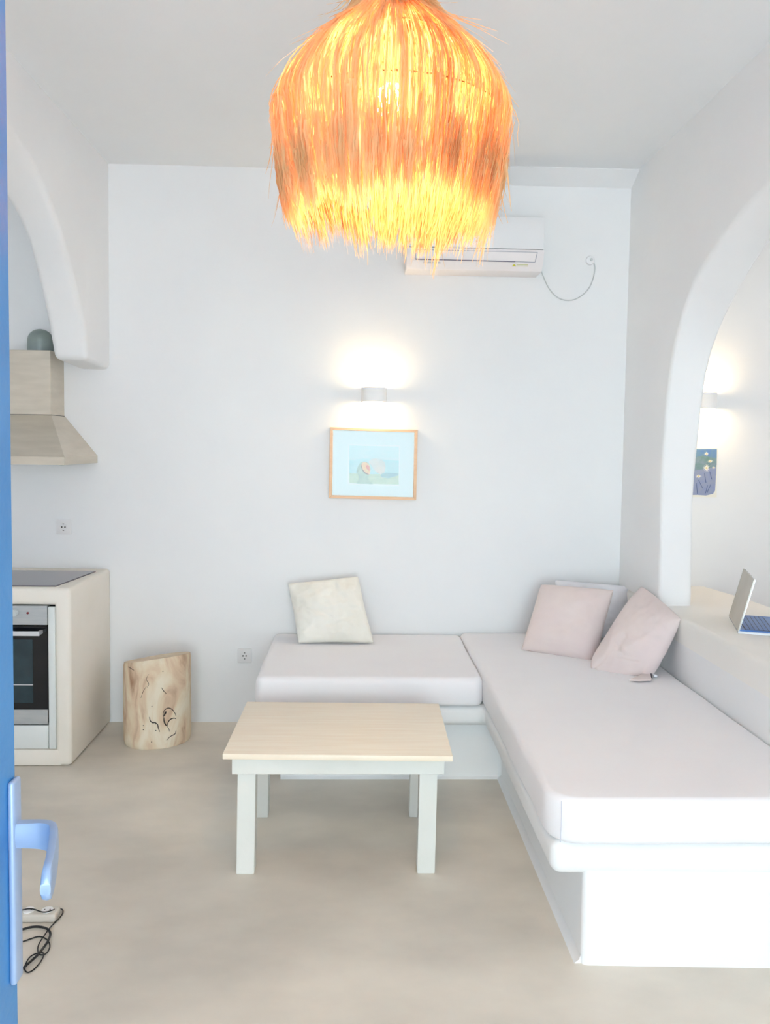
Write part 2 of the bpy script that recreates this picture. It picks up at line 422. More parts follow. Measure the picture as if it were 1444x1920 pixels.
w0 = at(61, 1199, 1, CF); w1 = at(61, 1318, 1, CF)
bm = new(); box(bm, ox0+.09, w0.x, CF-.0012, CF+.002, w1.z, w0.z); obj('window_pane', bm, 'oven_window', dr)
bm = new(); box(bm, ox0+.09, w0.x, CF-.0022, CF+.001, .405, .409); obj('rack', bm, 'steel_bright', dr)
bm = new(); box(bm, ox0, ox1-.001, CF-.004, CF+.002, .212, .284, .001, 1); obj('lower_trim', bm, 'steel_oven', dr)
hr = at(76, 1187, 1, CF-.03)
bm = new(); box(bm, ox0+.05, hr.x, CF-.048, CF-.036, hr.z-.011, hr.z+.011, .001, 1)
box(bm, hr.x-.014, hr.x, CF-.036, CF+.003, hr.z-.008, hr.z+.008); box(bm, ox0+.05, ox0+.064, CF-.036, CF+.003, hr.z-.008, hr.z+.008)
obj('handle', bm, 'steel_bright', dr)
bm = new(); box(bm, ox1+.003, px+.004, CF-.003, CF+.02, .087, .792, .004, 2)
tag(obj('filler_panel', bm, 'cabinet_white'), 'narrow white panel standing between the oven and the masonry', 'panel')
bm = new(); box(bm, ox0, ox1, CF-.001, CF+.02, .087, .205, .005, 2)
tag(obj('plinth_panel', bm, 'cabinet_white'), 'white panel under the oven door', 'panel')

# hood
hx0, hx1, hz0 = -2.058, -1.458, 1.479; HF = 4.085
cx0, cx1, CHF = -1.876, -1.64, 4.40
hood = thing('range_hood', (-1.758, 4.4, hz0), 'stainless steel chimney range hood mounted above the hob', 'range hood')
bm = new(); L = [(hx0, HF), (hx1, HF), (hx1, YB), (hx0, YB)]; Tp = [(cx0-.004, CHF-.004), (cx1+.004, CHF-.004), (cx1+.004, YB), (cx0-.004, YB)]
zt = 1.735
vs = [[bm.verts.new((x, y, z)) for x, y in ring] for ring, z in ((L, hz0), (L, hz0+.04), (Tp, zt))]
for A_, B_ in zip(vs, vs[1:]):
    for k in range(4): bm.faces.new((A_[k], A_[(k+1) % 4], B_[(k+1) % 4], B_[k]))
bm.faces.new(vs[0][::-1]); bm.faces.new(vs[-1]); bmesh.ops.recalc_face_normals(bm, faces=bm.faces)
can = obj('canopy', bm, 'steel', hood, ang=10)
bm = new(); prism(bm, [Vector((hx1+.0006, HF+.0, hz0+.04)), Vector((hx1+.0006, HF+.02, hz0+.04)), Vector((cx1+.005, CHF+.005, zt)), Vector((cx1+.005, CHF-.006, zt))], Vector((-.003, 0, 0)))
bm.free()
bm = new(); box(bm, hx0+.03, hx1-.03, HF+.03, YB-.04, hz0-.004, hz0+.001); obj('filter_panel', bm, 'steel_oven', hood)
bm = new(); z1 = at(95, 657, 1, CHF).z; box(bm, cx0, cx1, CHF, YB, zt+.002, z1, .0015, 1); obj('chimney', bm, 'steel', hood)
bm = new(); box(bm, cx0-.002, cx1+.002, CHF+.001, YB-.001, zt-.002, zt+.003); obj('chimney_seam', bm, 'black_trim', hood)
# duct: vertical pipe bending back into the wall
dl = at(52, 650, 1, 4.48); drr = at(99, 650, 1, 4.48); dt = at(74, 617, 1, 4.48)
dr_ = (drr.x-dl.x)/2; dcx = (drr.x+dl.x)/2
bm = new(); b = new(); bmesh.ops.create_uvsphere(b, u_segments=32, v_segments=20, radius=1)
for v in b.verts:
    if v.co.z < 0: v.co.z *= .9
merge(bm, b, Matrix.Translation((dcx, 4.485, dt.z-dr_*.95)) @ Matrix.Diagonal((dr_, dr_, dr_*.95, 1)))
cyl(bm, (dcx, 4.485, dt.z-dr_*.95-.06), (0, 0, 1), dr_, .12, 36)
obj('duct', bm, 'duct', hood, ang=50)

# ---------------------------------------------------------------- wall sockets
def socket(c, s, label, nm='wall_socket'):
    t = thing(nm, (c.x, c.y, c.z-s/2), label, 'socket', 'wall sockets on the back wall')
    bm = new(); box(bm, c.x-s/2, c.x+s/2, c.y-.009, c.y, c.z-s/2, c.z+s/2, .003, 2); obj('cover_plate', bm, 'socket_white', t)
    bm = new(); b = new(); lathe(b, (0, 0, 0), [(s*.27, -.002), (s*.27, .002), (s*.25, .002), (s*.245, -.001), (0.0001, -.001)], 28)
    merge(bm, b, Matrix.Translation((c.x, c.y-.0095, c.z)) @ Matrix.Rotation(math.pi/2, 4, 'X')); obj('socket_ring', bm, 'plastic_grey' if False else 'socket_white', t)
    for dx in (-1, 1):
        bm = new(); cyl(bm, (c.x+dx*s*.11, c.y-.0095, c.z), (0, 1, 0), .0042, .004, 14); obj('pin_hole', bm, 'pin_hole', t)
    for dz in (-1, 1):
        bm = new(); box(bm, c.x-s*.05, c.x+s*.05, c.y-.0115, c.y-.008, c.z+dz*s*.215-.002, c.z+dz*s*.215+.002); obj('earth_clip', bm, 'pin_hole', t)
    return t
c = at(459, 1229, 1, YB); socket(c, .08, 'white wall socket low beside the left end of the bench')
c = at(120, 988, 1, YB); socket(c, .082, 'white wall socket above the kitchen counter')

# ---------------------------------------------------------------- air conditioner
AF = 4.40
ac = thing('air_conditioner', (.62, 4.5, 2.56), 'white split air conditioner mounted high on the back wall', 'air conditioner')
bm = new(); box(bm, .256, .985, AF+.012, YB-.001, 2.655, 2.836, .012, 3)
obj('body', bm, 'plastic_white', ac)
bm = new()
pr = [(AF-.004, 2.665), (AF-.006, 2.75), (AF, 2.834), (AF+.03, 2.838), (AF+.03, 2.663)]
prism(bm, [Vector((.254, y, z)) for y, z in pr], Vector((.734, 0, 0)), .003, 2); fp = obj('front_panel', bm, 'plastic_white', ac)
bm = new()
pr = [(AF-.003, 2.662), (AF+.018, 2.60), (AF+.055, 2.558), (YB-.001, 2.556), (YB-.001, 2.662)]
prism(bm, [Vector((.25, y, z)) for y, z in pr], Vector((.742, 0, 0)), .003, 2); lc = obj('lower_casing', bm, 'plastic_louver', ac)
def onlow(x, y, o=.002):
    # point on the sloping lower casing
    n0 = Vector((0, AF-.003, 2.662)); n1 = Vector((0, AF+.018, 2.60)); d = (n1-n0); nn = Vector((0, -d.z, d.y)).normalized()
    if nn.y > 0: nn = -nn
    r = ray(x, y); t = (n0-EYE).dot(nn)/r.dot(nn); return EYE+r*t+nn*o
bm = new(); q = [onlow(780, 468), onlow(1008, 473), onlow(1003, 491), onlow(779, 485)]
prism(bm, q, Vector((0, .004, 0)), .0008, 1); obj('louver', bm, 'plastic_louver', ac)
bm = new(); q = [onlow(779, 484.5, .0045), onlow(966, 489.5, .0045), onlow(966, 491.2, .0045), onlow(779, 486.4, .0045)]
prism(bm, q, Vector((0, .003, 0))); obj('louver_gap', bm, 'plastic_grey', ac)
bm = new()
for q in ([(966, 489.8), (1003, 491), (1003, 492.2), (966, 491)], [(779, 468), (780.2, 468), (780.2, 486), (779, 486)], [(1007, 473.5), (1008.4, 473.5), (1003.8, 491.5), (1002.4, 491.5)], [(780, 467.4), (1008, 472.6), (1008, 473.6), (780, 468.4)]):
    prism(bm, [onlow(x, y, .003) for x, y in q], Vector((0, .002, 0)))
obj('louver_outline', bm, 'outline_grey', ac)
def onlow2(x, y, o=.002):
    n0 = Vector((0, AF+.018, 2.60)); n1 = Vector((0, AF+.055, 2.558)); d = (n1-n0); nn = Vector((0, -abs(d.z), -abs(d.y))).normalized()
    r = ray(x, y); t = (n0-EYE).dot(nn)/r.dot(nn); return EYE+r*t+nn*o
bm = new(); prism(bm, [onlow2(794, 490), onlow2(826, 490.8), onlow2(826, 493.6), onlow2(794, 493)], Vector((0, .002, 0))); obj('rating_label', bm, 'logo_grey', ac)
bm = new(); prism(bm, [onlow2(960, 498.8), onlow2(968, 499), onlow2(964, 494.8)], Vector((0, .002, 0))); st = obj('warning_sticker', bm, 'sticker_yellow', ac); st['label'] = 'yellow warning triangle'
bm = new()
for yy in (495, 497.6): prism(bm, [onlow2(969, yy), onlow2(990, yy+.4), onlow2(990, yy+1.6), onlow2(969, yy+1.2)], Vector((0, .002, 0)))
obj('sticker_text', bm, 'sticker_pale', ac)
bm = new()
for x0, x1 in ((891, 894), (896, 899), (899.8, 902.5)):
    prism(bm, [at(x, y, 1, AF-.0065) for x, y in ((x0, 450.5), (x1, 450.6), (x1, 454.6), (x0, 454.4))], Vector((0, .003, 0)))
obj('logo', bm, 'logo_grey', ac)
cp_ = [(1012, 500), (1018, 516), (1028, 538), (1042, 555), (1058, 562.5), (1076, 562), (1094, 552), (1107, 536), (1114, 516), (1115.5, 500), (1112, 490), (1106, 487)]
path = [at(x, y, 1, YB-.006-(.02 if i == 0 else 0)) for i, (x, y) in enumerate(cp_)]
bm = new(); tube(bm, catmull(path, 6), .0032, 8); o = obj('power_cord', bm, 'cord_grey', ac, ang=60)
c = at(1106, 489, 1, YB)
bm = new(); b = new(); lathe(b, (0, 0, 0), [(.026, -.002), (.026, .01), (.022, .016), (.012, .018), (.0001, .018)], 28)
merge(bm, b, Matrix.Translation((c.x, YB, c.z)) @ Matrix.Rotation(math.pi/2, 4, 'X')); ob = obj('cable_outlet', bm, 'plastic_white')
tag(ob, 'small round white cable outlet right of the air conditioner', 'cable outlet')
bm = new(); cyl(bm, (c.x+.004, YB-.02, c.z+.003), (0, 1, 0), .008, .006, 16); obj('cable_gland', bm, 'cord_grey', ob)

# ---------------------------------------------------------------- wall lights
def sconce(x0, x1, z0, z1, yw, label):
    cx = (x0+x1)/2; r = (x1-x0)/2
    t = thing('wall_light', (cx, yw, z0), label, 'wall light', 'half-round plaster wall lights')
    bm = new(); n = 28; dep = .1
    outer = [(cx-r, yw)]; inner = [(cx-r+.006, yw)]
    for i in range(n+1):
        a = math.pi-math.pi*i/n; ca, sa = math.cos(a), math.sin(a)
        ca = math.copysign(abs(ca)**.75, ca); sa = sa**.75
        outer.append((cx+r*ca, yw-dep*sa)); inner.append((cx+(r-.006)*ca, yw-(dep-.006)*sa))
    outer.append((cx+r, yw)); inner.append((cx+r-.006, yw))
    rg = [[bm.verts.new((x, y, z)) for x, y in pts] for pts, z in ((outer, z0), (outer, z1), (inner, z1), (inner, z0))]
    for A_, B_ in zip(rg, rg[1:]+rg[:1]):
        for k in range(len(outer)-1): bm.faces.new((A_[k], A_[k+1], B_[k+1], B_[k]))
    bmesh.ops.remove_doubles(bm, verts=bm.verts, dist=1e-6); bmesh.ops.recalc_face_normals(bm, faces=bm.faces)
    obj('shade', bm, 'sconce_plaster', t)
    bm = new(); zc = (z0+z1)/2; cyl(bm, (cx, yw-.03, zc), (0, 0, 1), .010, .05, 20, bev=.004)
    obj('bulb', bm, 'sconce_glow', t)
    bm = new(); cyl(bm, (cx, yw-.012, zc), (0, 1, 0), .03, .024, 20); obj('back_plate', bm, 'plastic_white', t)
    for sgn in (1, -1):
        ld = bpy.data.lights.new('sconce_lamp', 'POINT'); ld.energy = SCW; ld.color = (1, .74, .4); ld.shadow_soft_size = .028
        lo = bpy.data.objects.new('sconce_lamp', ld); COL.objects.link(lo); lo.location = (cx, yw-.06, zc+sgn*.03)
SCW = 3.0
a = at(678, 725, 1, 4.5); b = at(726, 725, 1, 4.5); c = at(702, 754, 1, 4.5)
sconce(a.x, b.x, c.z+.004, a.z, YB, 'half-round white plaster wall light glowing above the framed picture')
a = at(1353, 736, 1, 4.5); c = at(1340, 766, 1, 4.5)
sconce(a.x-.14, a.x, c.z+.002, a.z, YB, 'half-round white wall light seen through the right arch')

# ---------------------------------------------------------------- framed picture
PY = YB-.022
pc = at(700, 870, 1, PY)
pic = thing('framed_picture', (pc.x, YB, pc.z-.21), 'painting of a shell and boulders in a pale wood frame under the wall light', 'picture')
def pp(x, y, o=0): return at(x, y, 1, PY-o)
OC = [(619, 801), (783.5, 806), (780.5, 938), (616.5, 934)]
IC = [(624.5, 806.5), (777.5, 811), (775, 932.5), (623, 928.5)]
O = [pp(*q) for q in OC]; I = [pp(*q) for q in IC]
bm = new()
for i in range(4):
    j = (i+1) % 4
    prism(bm, [O[i], O[j], I[j], I[i]], Vector((0, .022, 0)), .0015, 1)
obj('frame', bm, 'frame_wood', pic)
B_ = .012   # recess of the print behind the frame front
def flat(name, pts, m, lvl, par):
    bm = new(); prism(bm, [at(x, y, 1, PY+B_-lvl*.0005) for x, y in pts], Vector((0, .0004, 0))); return obj(name, bm, m, par)
bm = new(); prism(bm, [at(x, y, 1, PY+B_) for x, y in [(623, 805), (779, 809), (777, 934), (621, 930)]], Vector((0, .008, 0))); mb = obj('mount', bm, 'mat_board', pic)
flat('print', [(653, 833), (750, 835), (749, 911), (652, 908)], 'print_white', 1, mb)
flat('painted_sky', [(655, 835), (748, 837), (748, 866), (655, 866)], 'print_sky', 2, mb)
flat('painted_sea', [(655, 863), (690, 860), (748, 864), (748, 890), (655, 888)], 'print_sea', 2.4, mb)
flat('painted_land', [(655, 887), (700, 889), (748, 887), (748, 909), (655, 906)], 'print_land', 3, mb)
flat('painted_shadow', [(712, 888), (728, 886), (748, 888), (746, 892), (728, 897), (716, 895)], 'print_shadow', 3.5, mb)
flat('painted_boulder', [(691, 866), (696, 861), (705, 859), (715, 861), (721, 866), (723, 875), (721, 886), (714, 890), (706, 886), (698, 876)], 'print_rock', 4, mb)
flat('painted_stone', [(671, 874), (676, 867), (684, 865), (692, 868), (695, 880), (692, 891), (690, 896), (694, 903), (700, 908), (668, 907), (673, 898), (672, 891), (668, 886)], 'print_stone', 4.5, mb)
flat('painted_shell', [(677, 873), (680, 867.5), (685, 866.5), (690, 869), (693.5, 874), (694.5, 883), (693, 889), (689, 890), (684, 887), (679, 881)], 'print_shell', 5, mb)
flat('shell_mouth', [(686, 874), (689, 871.5), (692.5, 875), (693.5, 883), (691, 882), (688, 879)], 'print_shell_red', 5.5, mb)
flat('shell_outline', [(677, 873), (678, 872), (680, 880), (685, 886), (691, 889), (690, 890), (684, 887.6), (678.6, 881)], 'print_brown', 5.8, mb)
bm = new(); g = .004; prism(bm, [at(x, y, 1, PY+.004) for x, y in IC], Vector((0, .002, 0))); obj('glass', bm, 'picture_glass', pic)

# ---------------------------------------------------------------- flower painting in the far room
AY = YB-.004
ar = thing('flower_painting', (at(1322, 932, 1, AY).x, YB, at(1322, 932, 1, AY).z), 'blue painting of white daisies on paper, below the wall light beyond the arch', 'painting')
def ap(x, y, o=0): return at(x, y, 1, AY-o*.0006)
bm = new(); prism(bm, [ap(*q) for q in [(1285, 840), (1346, 840.5), (1344, 932.5), (1283, 932)]], Vector((0, .003, 0))); paper = obj('paper', bm, 'art_paper', ar)
def aflat(nm, pts, m, l):
    bm = new(); prism(bm, [ap(x, y, l) for x, y in pts], Vector((0, .0005, 0))); return obj(nm, bm, m, paper)
aflat('painted_sky', [(1290, 842), (1344.5, 842), (1344, 872), (1289, 874)], 'art_blue', 1)
aflat('painted_meadow', [(1289, 862), (1318, 854), (1344, 860), (1343, 892), (1289, 892)], 'art_green', 1.5)
aflat('painted_ground', [(1289, 884), (1343.4, 876), (1342, 905), (1341, 920), (1337, 926), (1324, 929), (1308, 928), (1289, 928)], 'art_lilac', 2)
def daisy(x, y, s, sq=1):
    pts = []
    for i in range(22):
        a = 2*math.pi*i/22; rr = s*(1 if i % 2 == 0 else .38)*random.uniform(.85, 1.1); pts.append((x+math.cos(a)*rr, y+math.sin(a)*rr*sq))
    aflat('daisy', pts, 'art_petal', 4)
    aflat('daisy_heart', [(x+s*.28*math.cos(a*.7), y+s*.24*math.sin(a*.7)) for a in range(9)], 'art_heart', 5)
daisy(1325, 877.5, 8); daisy(1332, 865, 6.5, .6); daisy(1338.5, 877, 4.2, .6); daisy(1310, 893, 7, .6); daisy(1325, 851, 5.5, .8)
for x0, y0, x1, y1 in ((1321, 887, 1324, 905), (1331, 884, 1335, 899), (1310, 900, 1318, 916), (1327, 910, 1323, 925), (1306, 906, 1308, 926), (1333, 908, 1326, 924)):
    aflat('stem', [(x0-.5, y0), (x0+.5, y0), (x1+.6, y1), (x1-.6, y1)], 'art_stem', 3.4)

# ---------------------------------------------------------------- pendant lamp
LX, LY = at(735, 190, 1, 1.9).x, 1.9
lamp = thing('pendant_lamp', (LX, LY, 2.1), 'large shaggy raffia pendant lamp, lit, hanging from the ceiling', 'lamp')
DZ = [(2.68, .035), (2.64, .055), (2.60, .078), (2.57, .092), (2.54, .122), (2.50, .168), (2.46, .207), (2.42, .236), (2.38, .256), (2.34, .264), (2.28, .260), (2.20, .250), (2.12, .236), (2.04, .225)]
def rad(z):
    if z >= DZ[0][0]: return DZ[0][1]
    for (z0, r0), (z1, r1) in zip(DZ, DZ[1:]):
        if z1 <= z: return r1+(r0-r1)*(z-z1)/(z0-z1)
    return DZ[-1][1]
bm = new()
def strand(z0, length, off, w, th, stray=0, thc=None):
    # walk down along the dome, arc-length stepping
    pts = []; z = z0; L = 0; dth = random.gauss(0, .02); ph = random.uniform(0, 6.28); am = random.uniform(.001, .005)
    N_ = 9; st = length/N_
    th0 = th; lift = 0
    for i in range(N_+1):
        f = i/N_
        r = rad(z)+off+am*math.sin(ph+f*7)+stray*f*f
        r -= .012*f*f if z < 2.34 else 0
        a = th0+dth*f+am*2*math.cos(ph+f*9)
        if thc is not None: a += (thc-th0)*.75*f**2.5
        pts.append(Vector((LX+r*math.cos(a), LY+r*math.sin(a), z)))
        # step
        dz = .004; g = (rad(z-dz)-rad(z))/dz
        z -= st/math.sqrt(1+max(0, g)**2)
    tw = random.uniform(0, math.pi)*.45; V = []
    for i, p in enumerate(pts):
        t = (pts[min(i+1, N_)]-pts[max(i-1, 0)]).normalized()
        n = Vector((p.x-LX, p.y-LY, .02)).normalized(); s = t.cross(n).normalized()
        s = (s*math.cos(tw)+n*math.sin(tw)); f = i/N_
        ww = w*(1-.75*f**3)
        V.append((bm.verts.new(p-s*ww), bm.verts.new(p+s*ww)))
    for A_, B_ in zip(V, V[1:]): bm.faces.new((A_[0], A_[1], B_[1], B_[0]))
def tier(z0, length, var, cnt, off, w=.0016, stray=.0):
    k = 0
    while k < cnt:
        th = random.uniform(0, 2*math.pi); c = random.randint(2, 6); cl = length*random.uniform(1-var, 1+var)
        for _ in range(c):
            strand(z0+random.uniform(-.014, .014), cl*random.uniform(.88, 1.06), off+random.uniform(-.004, .006), w*random.uniform(.6, 1.5), th+random.gauss(0, .022), stray*random.gauss(0, 1)+(random.random() < .02)*.05, th)
            k += 1
tier(2.67, .16, .3, 800, .010, .0018, .004)
tier(2.63, .17, .4, 1300, .006, .0018, .006)
def arc(z0, z1):
    n = 24; L = 0
    for i in range(n):
        a, b = z0+(z1-z0)*i/n, z0+(z1-z0)*(i+1)/n; L += math.hypot(a-b, rad(a)-rad(b))
    return L
cand = []
zz = 2.63
while zz > 2.20:
    g = math.hypot(1, (rad(zz-.004)-rad(zz))/.004); cand.append((zz, g*rad(zz)*(1.5 if zz > 2.48 else 1)*(1.0 if zz > 2.32 else 1.6)*(1.7 if zz < 2.28 else 1))); zz -= .004
tot = sum(w for _, w in cand); k = 0
while k < 9200:
    t_ = random.random()*tot
    for z0_, w_ in cand:
        t_ -= w_
        if t_ <= 0: break
    th = random.uniform(0, 2*math.pi); off = random.choice((0, 0, .003, .006, -.006, -.01))
    zend = 2.125+.022*noise.noise(Vector((math.cos(th)*3, math.sin(th)*3, 1)))+random.gauss(0, .018)-(.04 if random.random() < .08 else 0)
    cl = min(random.uniform(.15, .30), arc(z0_, zend))
    if z0_ < 2.34: cl = arc(z0_, min(zend, z0_-.05))
    for _ in range(random.randint(2, 6)):
        strand(z0_+random.uniform(-.01, .01), cl*random.uniform(.85, 1.06), off+random.uniform(-.003, .004), .0015*random.uniform(.6, 1.5), th+random.gauss(0, .02), random.gauss(0, .008)+(random.random() < .012)*.04, th); k += 1
sd = obj('shade', bm, 'raffia', lamp, ang=180)
for z in (2.62, 2.57, 2.48, 2.34):
    bm = new(); tube(bm, [Vector((LX+(rad(z)-.008)*math.cos(a), LY+(rad(z)-.008)*math.sin(a), z)) for a in [2*math.pi*i/48 for i in range(48)]], .002, 6, True)
    obj('frame_ring', bm, 'wire_brass', lamp, ang=60)
bz = at(725, 190, 1, LY); bz = Vector((LX-.01, LY, bz.z))
bm = new(); sphere(bm, bz, .03, (1, 1, 1.15)); obj('bulb', bm, 'bulb_glow', lamp, ang=60)
bm = new(); cyl(bm, (LX, LY, 2.46), (0, 0, 1), .02, .08, 20); obj('bulb_holder', bm, 'cord_white', lamp)
bm = new(); cyl(bm, (LX, LY, 2.81), (0, 0, 1), .004, .63, 10); obj('cord', bm, 'cord_white', lamp)
bm = new(); lathe(bm, (LX, LY, ZC), [(.0001, -.04), (.02, -.04), (.05, -.02), (.055, 0)], 28); obj('ceiling_rose', bm, 'plastic_white', lamp)

# ---------------------------------------------------------------- stump
q = at(281, 1407, 2, 0); SR = .171; sx, sy = q.x, q.y+SR
bm = new(); n = 64; rows = 26
def sr(a, z): return SR*(1+.03*math.sin(2*a+.6)+.018*math.sin(3*a+2+z*3)+.02*noise.noise(Vector((math.cos(a)*1.5, math.sin(a)*1.5, z*4))))*(1+.02*(.25-z))
zt_l, zt_r = at(221, 1240, 1, sy).z, at(341, 1224, 1, sy).z
rg = []
for j in range(rows+1):
    f = j/rows; ring = []
    for k in range(n):
        a = 2*math.pi*k/n; top = (zt_l+zt_r)/2+(zt_r-zt_l)/2*math.cos(a)-.026*math.sin(a)
        z = .004+f*(top-.004); r = sr(a, z)
        if j == 0: r -= .006
        if j == rows: r -= .004
        ring.append(bm.verts.new((sx+r*math.cos(a), sy+r*math.sin(a), 0 if j == 0 else z)))
    rg.append(ring)
for A_, B_ in zip(rg, rg[1:]):
    for k in range(n): bm.faces.new((A_[k], A_[(k+1) % n], B_[(k+1) % n], B_[k]))
bm.faces.new(rg[0][::-1]); bmesh.ops.recalc_face_normals(bm, faces=bm.faces)
topring = [v.co.copy() for v in rg[-1]]
stump = obj('tree_stump', bm, 'stump_wood', ang=50, origin=(sx, sy, 0))
tag(stump, 'pale knotty tree stump stool standing against the back wall', 'stool')
bm = new(); cen = Vector((sx, sy, (zt_l+zt_r)/2+.001)); R_ = []
for s in (1, .66, .33):
    R_.append([bm.verts.new(cen+(p-cen)*s+Vector((0, 0, .0006))) for p in topring])
for A_, B_ in zip(R_, R_[1:]):
    for k in range(n): bm.faces.new((A_[k], A_[(k+1) % n], B_[(k+1) % n], B_[k]))
bm.faces.new(R_[-1]); obj('top_face', bm, 'wood_end', stump)
def onst(x, y):
    d = ray(x, y); A2 = d.x*d.x+d.y*d.y; ox, oy = EYE.x-sx, EYE.y-sy; r = SR
    for _ in range(4):
        Bq = 2*(ox*d.x+oy*d.y); C = ox*ox+oy*oy-r*r; disc = max(0, Bq*Bq-4*A2*C); t = (-Bq-math.sqrt(disc))/(2*A2); p = EYE+d*t
        r = sr(math.atan2(p.y-sy, p.x-sx) % (2*math.pi), p.z)
    return p
cs = 160/1396
cracks = [([(700, 1260), (715, 1320), (750, 1350), (800, 1352), (810, 1380)], 1.6), ([(800, 1352), (835, 1385), (845, 1440), (870, 1500)], 1.3),
          ([(935, 1270), (925, 1200), (955, 1140), (1010, 1112), (1070, 1135), (1110, 1185), (1135, 1240)], 1.2), ([(935, 1270), (940, 1330), (965, 1385), (990, 1410)], 1.8), ([(990, 1410), (1005, 1350), (1040, 1300), (1100, 1278), (1132, 1290)], 1.4),
          ([(990, 1410), (1020, 1460), (1025, 1500)], .8), ([(1135, 1480), (1125, 1520), (1105, 1545), (1040, 1580), (980, 1640)], 1.2), ([(940, 1240), (960, 1190), (975, 1170)], 2.6), ([(350, 440), (390, 460), (420, 480), (450, 495)], .9), ([(690, 560), (650, 640), (690, 720), (660, 780)], .6), ([(560, 950), (600, 840), (650, 760)], .6), ([(900, 780), (930, 830), (980, 880)], 1.0)]
for pts, w in cracks:
    bm = new(); P = [onst(200+x*cs, 1200+y*cs) for x, y in pts]
    tube(bm, catmull(P, 5), lambda f, w=w: .0021*w*(1.0-.5*abs(2*f-1)), 6); obj('crack', bm, 'wood_crack', stump, ang=80)
for x, y in ((600, 1468), (600, 1400), (740, 1085), (805, 1480), (735, 1668), (920, 515), (295, 1735)):
    bm = new(); p = onst(200+x*cs, 1200+y*cs); sphere(bm, p, .0026, (1, .5, 1)); obj('knot', bm, 'wood_crack', stump)

# ---------------------------------------------------------------- coffee table
TH = .472
tf = at(417, 1413.5, 2, TH); tr_ = at(849.5, 1418, 2, TH); tbl = at(463, 1315.5, 2, TH); tbr = at(823, 1319, 2, TH)
tab = thing('coffee_table', ((tf.x+tr_.x)/2, (tf.y+tbl.y)/2, 0), 'low wooden coffee table painted white in front of the bench', 'table')
bm = new(); prism(bm, [tf, tr_, tbr, tbl], Vector((0, 0, -.021)), .003, 2); obj('tabletop', bm, 'table_top_wood', tab)
x0, x1 = at(435, 1440, 1, tf.y+.02).x, at(833, 1445, 1, tf.y+.02).x; y0 = tf.y+.018; y1 = tbl.y-.03
bm = new(); za = TH-.021
box(bm, x0, x1, y0, y0+.02, za-.062, za, .001, 1); box(bm, x0, x1, y1-.02, y1, za-.062, za, .001, 1)
box(bm, x0, x0+.02, y0+.019, y1-.019, za-.062, za); box(bm, x1-.02, x1, y0+.019, y1-.019, za-.062, za); obj('apron', bm, 'table_paint', tab)
lf0 = at(443, 1650, 1, y0+.02).x; lf1 = at(478, 1650, 1, y0+.02).x; rf0 = at(780, 1652, 1, y0+.02).x; rf1 = at(815, 1653, 1, y0+.02).x
lw = .066
for xa in (lf0, rf1-lw):
    for ya in (y0+.004, y1-lw-.004-.02):
        top = [Vector((xa+.004, ya+.016, za)), Vector((xa+lw+.004, ya+.016, za)), Vector((xa+lw+.004, ya+.016+lw, za)), Vector((xa+.004, ya+.016+lw, za))]
        bot = [Vector((p.x-.004, p.y, 0)) for p in top]
        bm = new(); A_ = [bm.verts.new(p) for p in bot]; B_2 = [bm.verts.new(p) for p in top]
        bm.faces.new(A_[::-1]); bm.faces.new(B_2)
        for k in range(4): bm.faces.new((A_[k], A_[(k+1) % 4], B_2[(k+1) % 4], B_2[k]))
        bmesh.ops.bevel(bm, geom=bm.edges[:], offset=.002, segments=2, affect='EDGES'); obj('leg', bm, 'table_paint', tab)

# ---------------------------------------------------------------- masonry bench
LZ0, LZ1 = .285, .388
bxL = -.455
bm = new()
lo = [(.712, 2.40), (XR, 2.37), (XR, YB), (bxL+.1, YB), (bxL+.1, 3.815), (.712, 3.815)]
prism(bm, [Vector((x, y, 0)) for x, y in lo], Vector((0, 0, LZ0+.03)), .02, 4, nobot=True)
up = [(.61, 2.40), (XR, 2.37), (XR, YB), (bxL, YB), (bxL, 3.72), (.61, 3.72)]
prism(bm, [Vector((x, y, LZ0)) for x, y in up], Vector((0, 0, LZ1-LZ0)), .034, 6)
bench = tag(obj('masonry_bench', bm, 'plaster', ang=50), 'white L-shaped masonry bench with overhanging ledge under the mattresses', 'bench')
# little cement fillet where walls and benches meet the floor
def fillet(bm, pts, r=.012):
    for (xa, ya), (xb, yb_) in zip(pts, pts[1:]):
        a = Vector((xa, ya, 0)); b = Vector((xb, yb_, 0)); d = (b-a).normalized(); n = Vector((0, 0, 1)).cross(d)
        prism(bm, [a-n*.004, a-n*.004+Vector((0, 0, r)), a+n*r*.3+Vector((0, 0, r*.6)), a+n*r], b-a)
bm = new()
prism(bm, [Vector((.713, 2.41, .0)), Vector((.7125, 2.41, .026)), Vector((.708, 2.41, .013)), Vector((.697, 2.41, .004)), Vector((.692, 2.41, 0))], Vector((0, 1.405, 0)))
prism(bm, [Vector((-.35, 3.816, 0)), Vector((-.35, 3.816, .02)), Vector((-.35, 3.812, .008)), Vector((-.35, 3.804, .003)), Vector((-.35, 3.80, 0))], Vector((1.062, 0, 0)))
obj('floor_fillet', bm, 'plaster', bench)

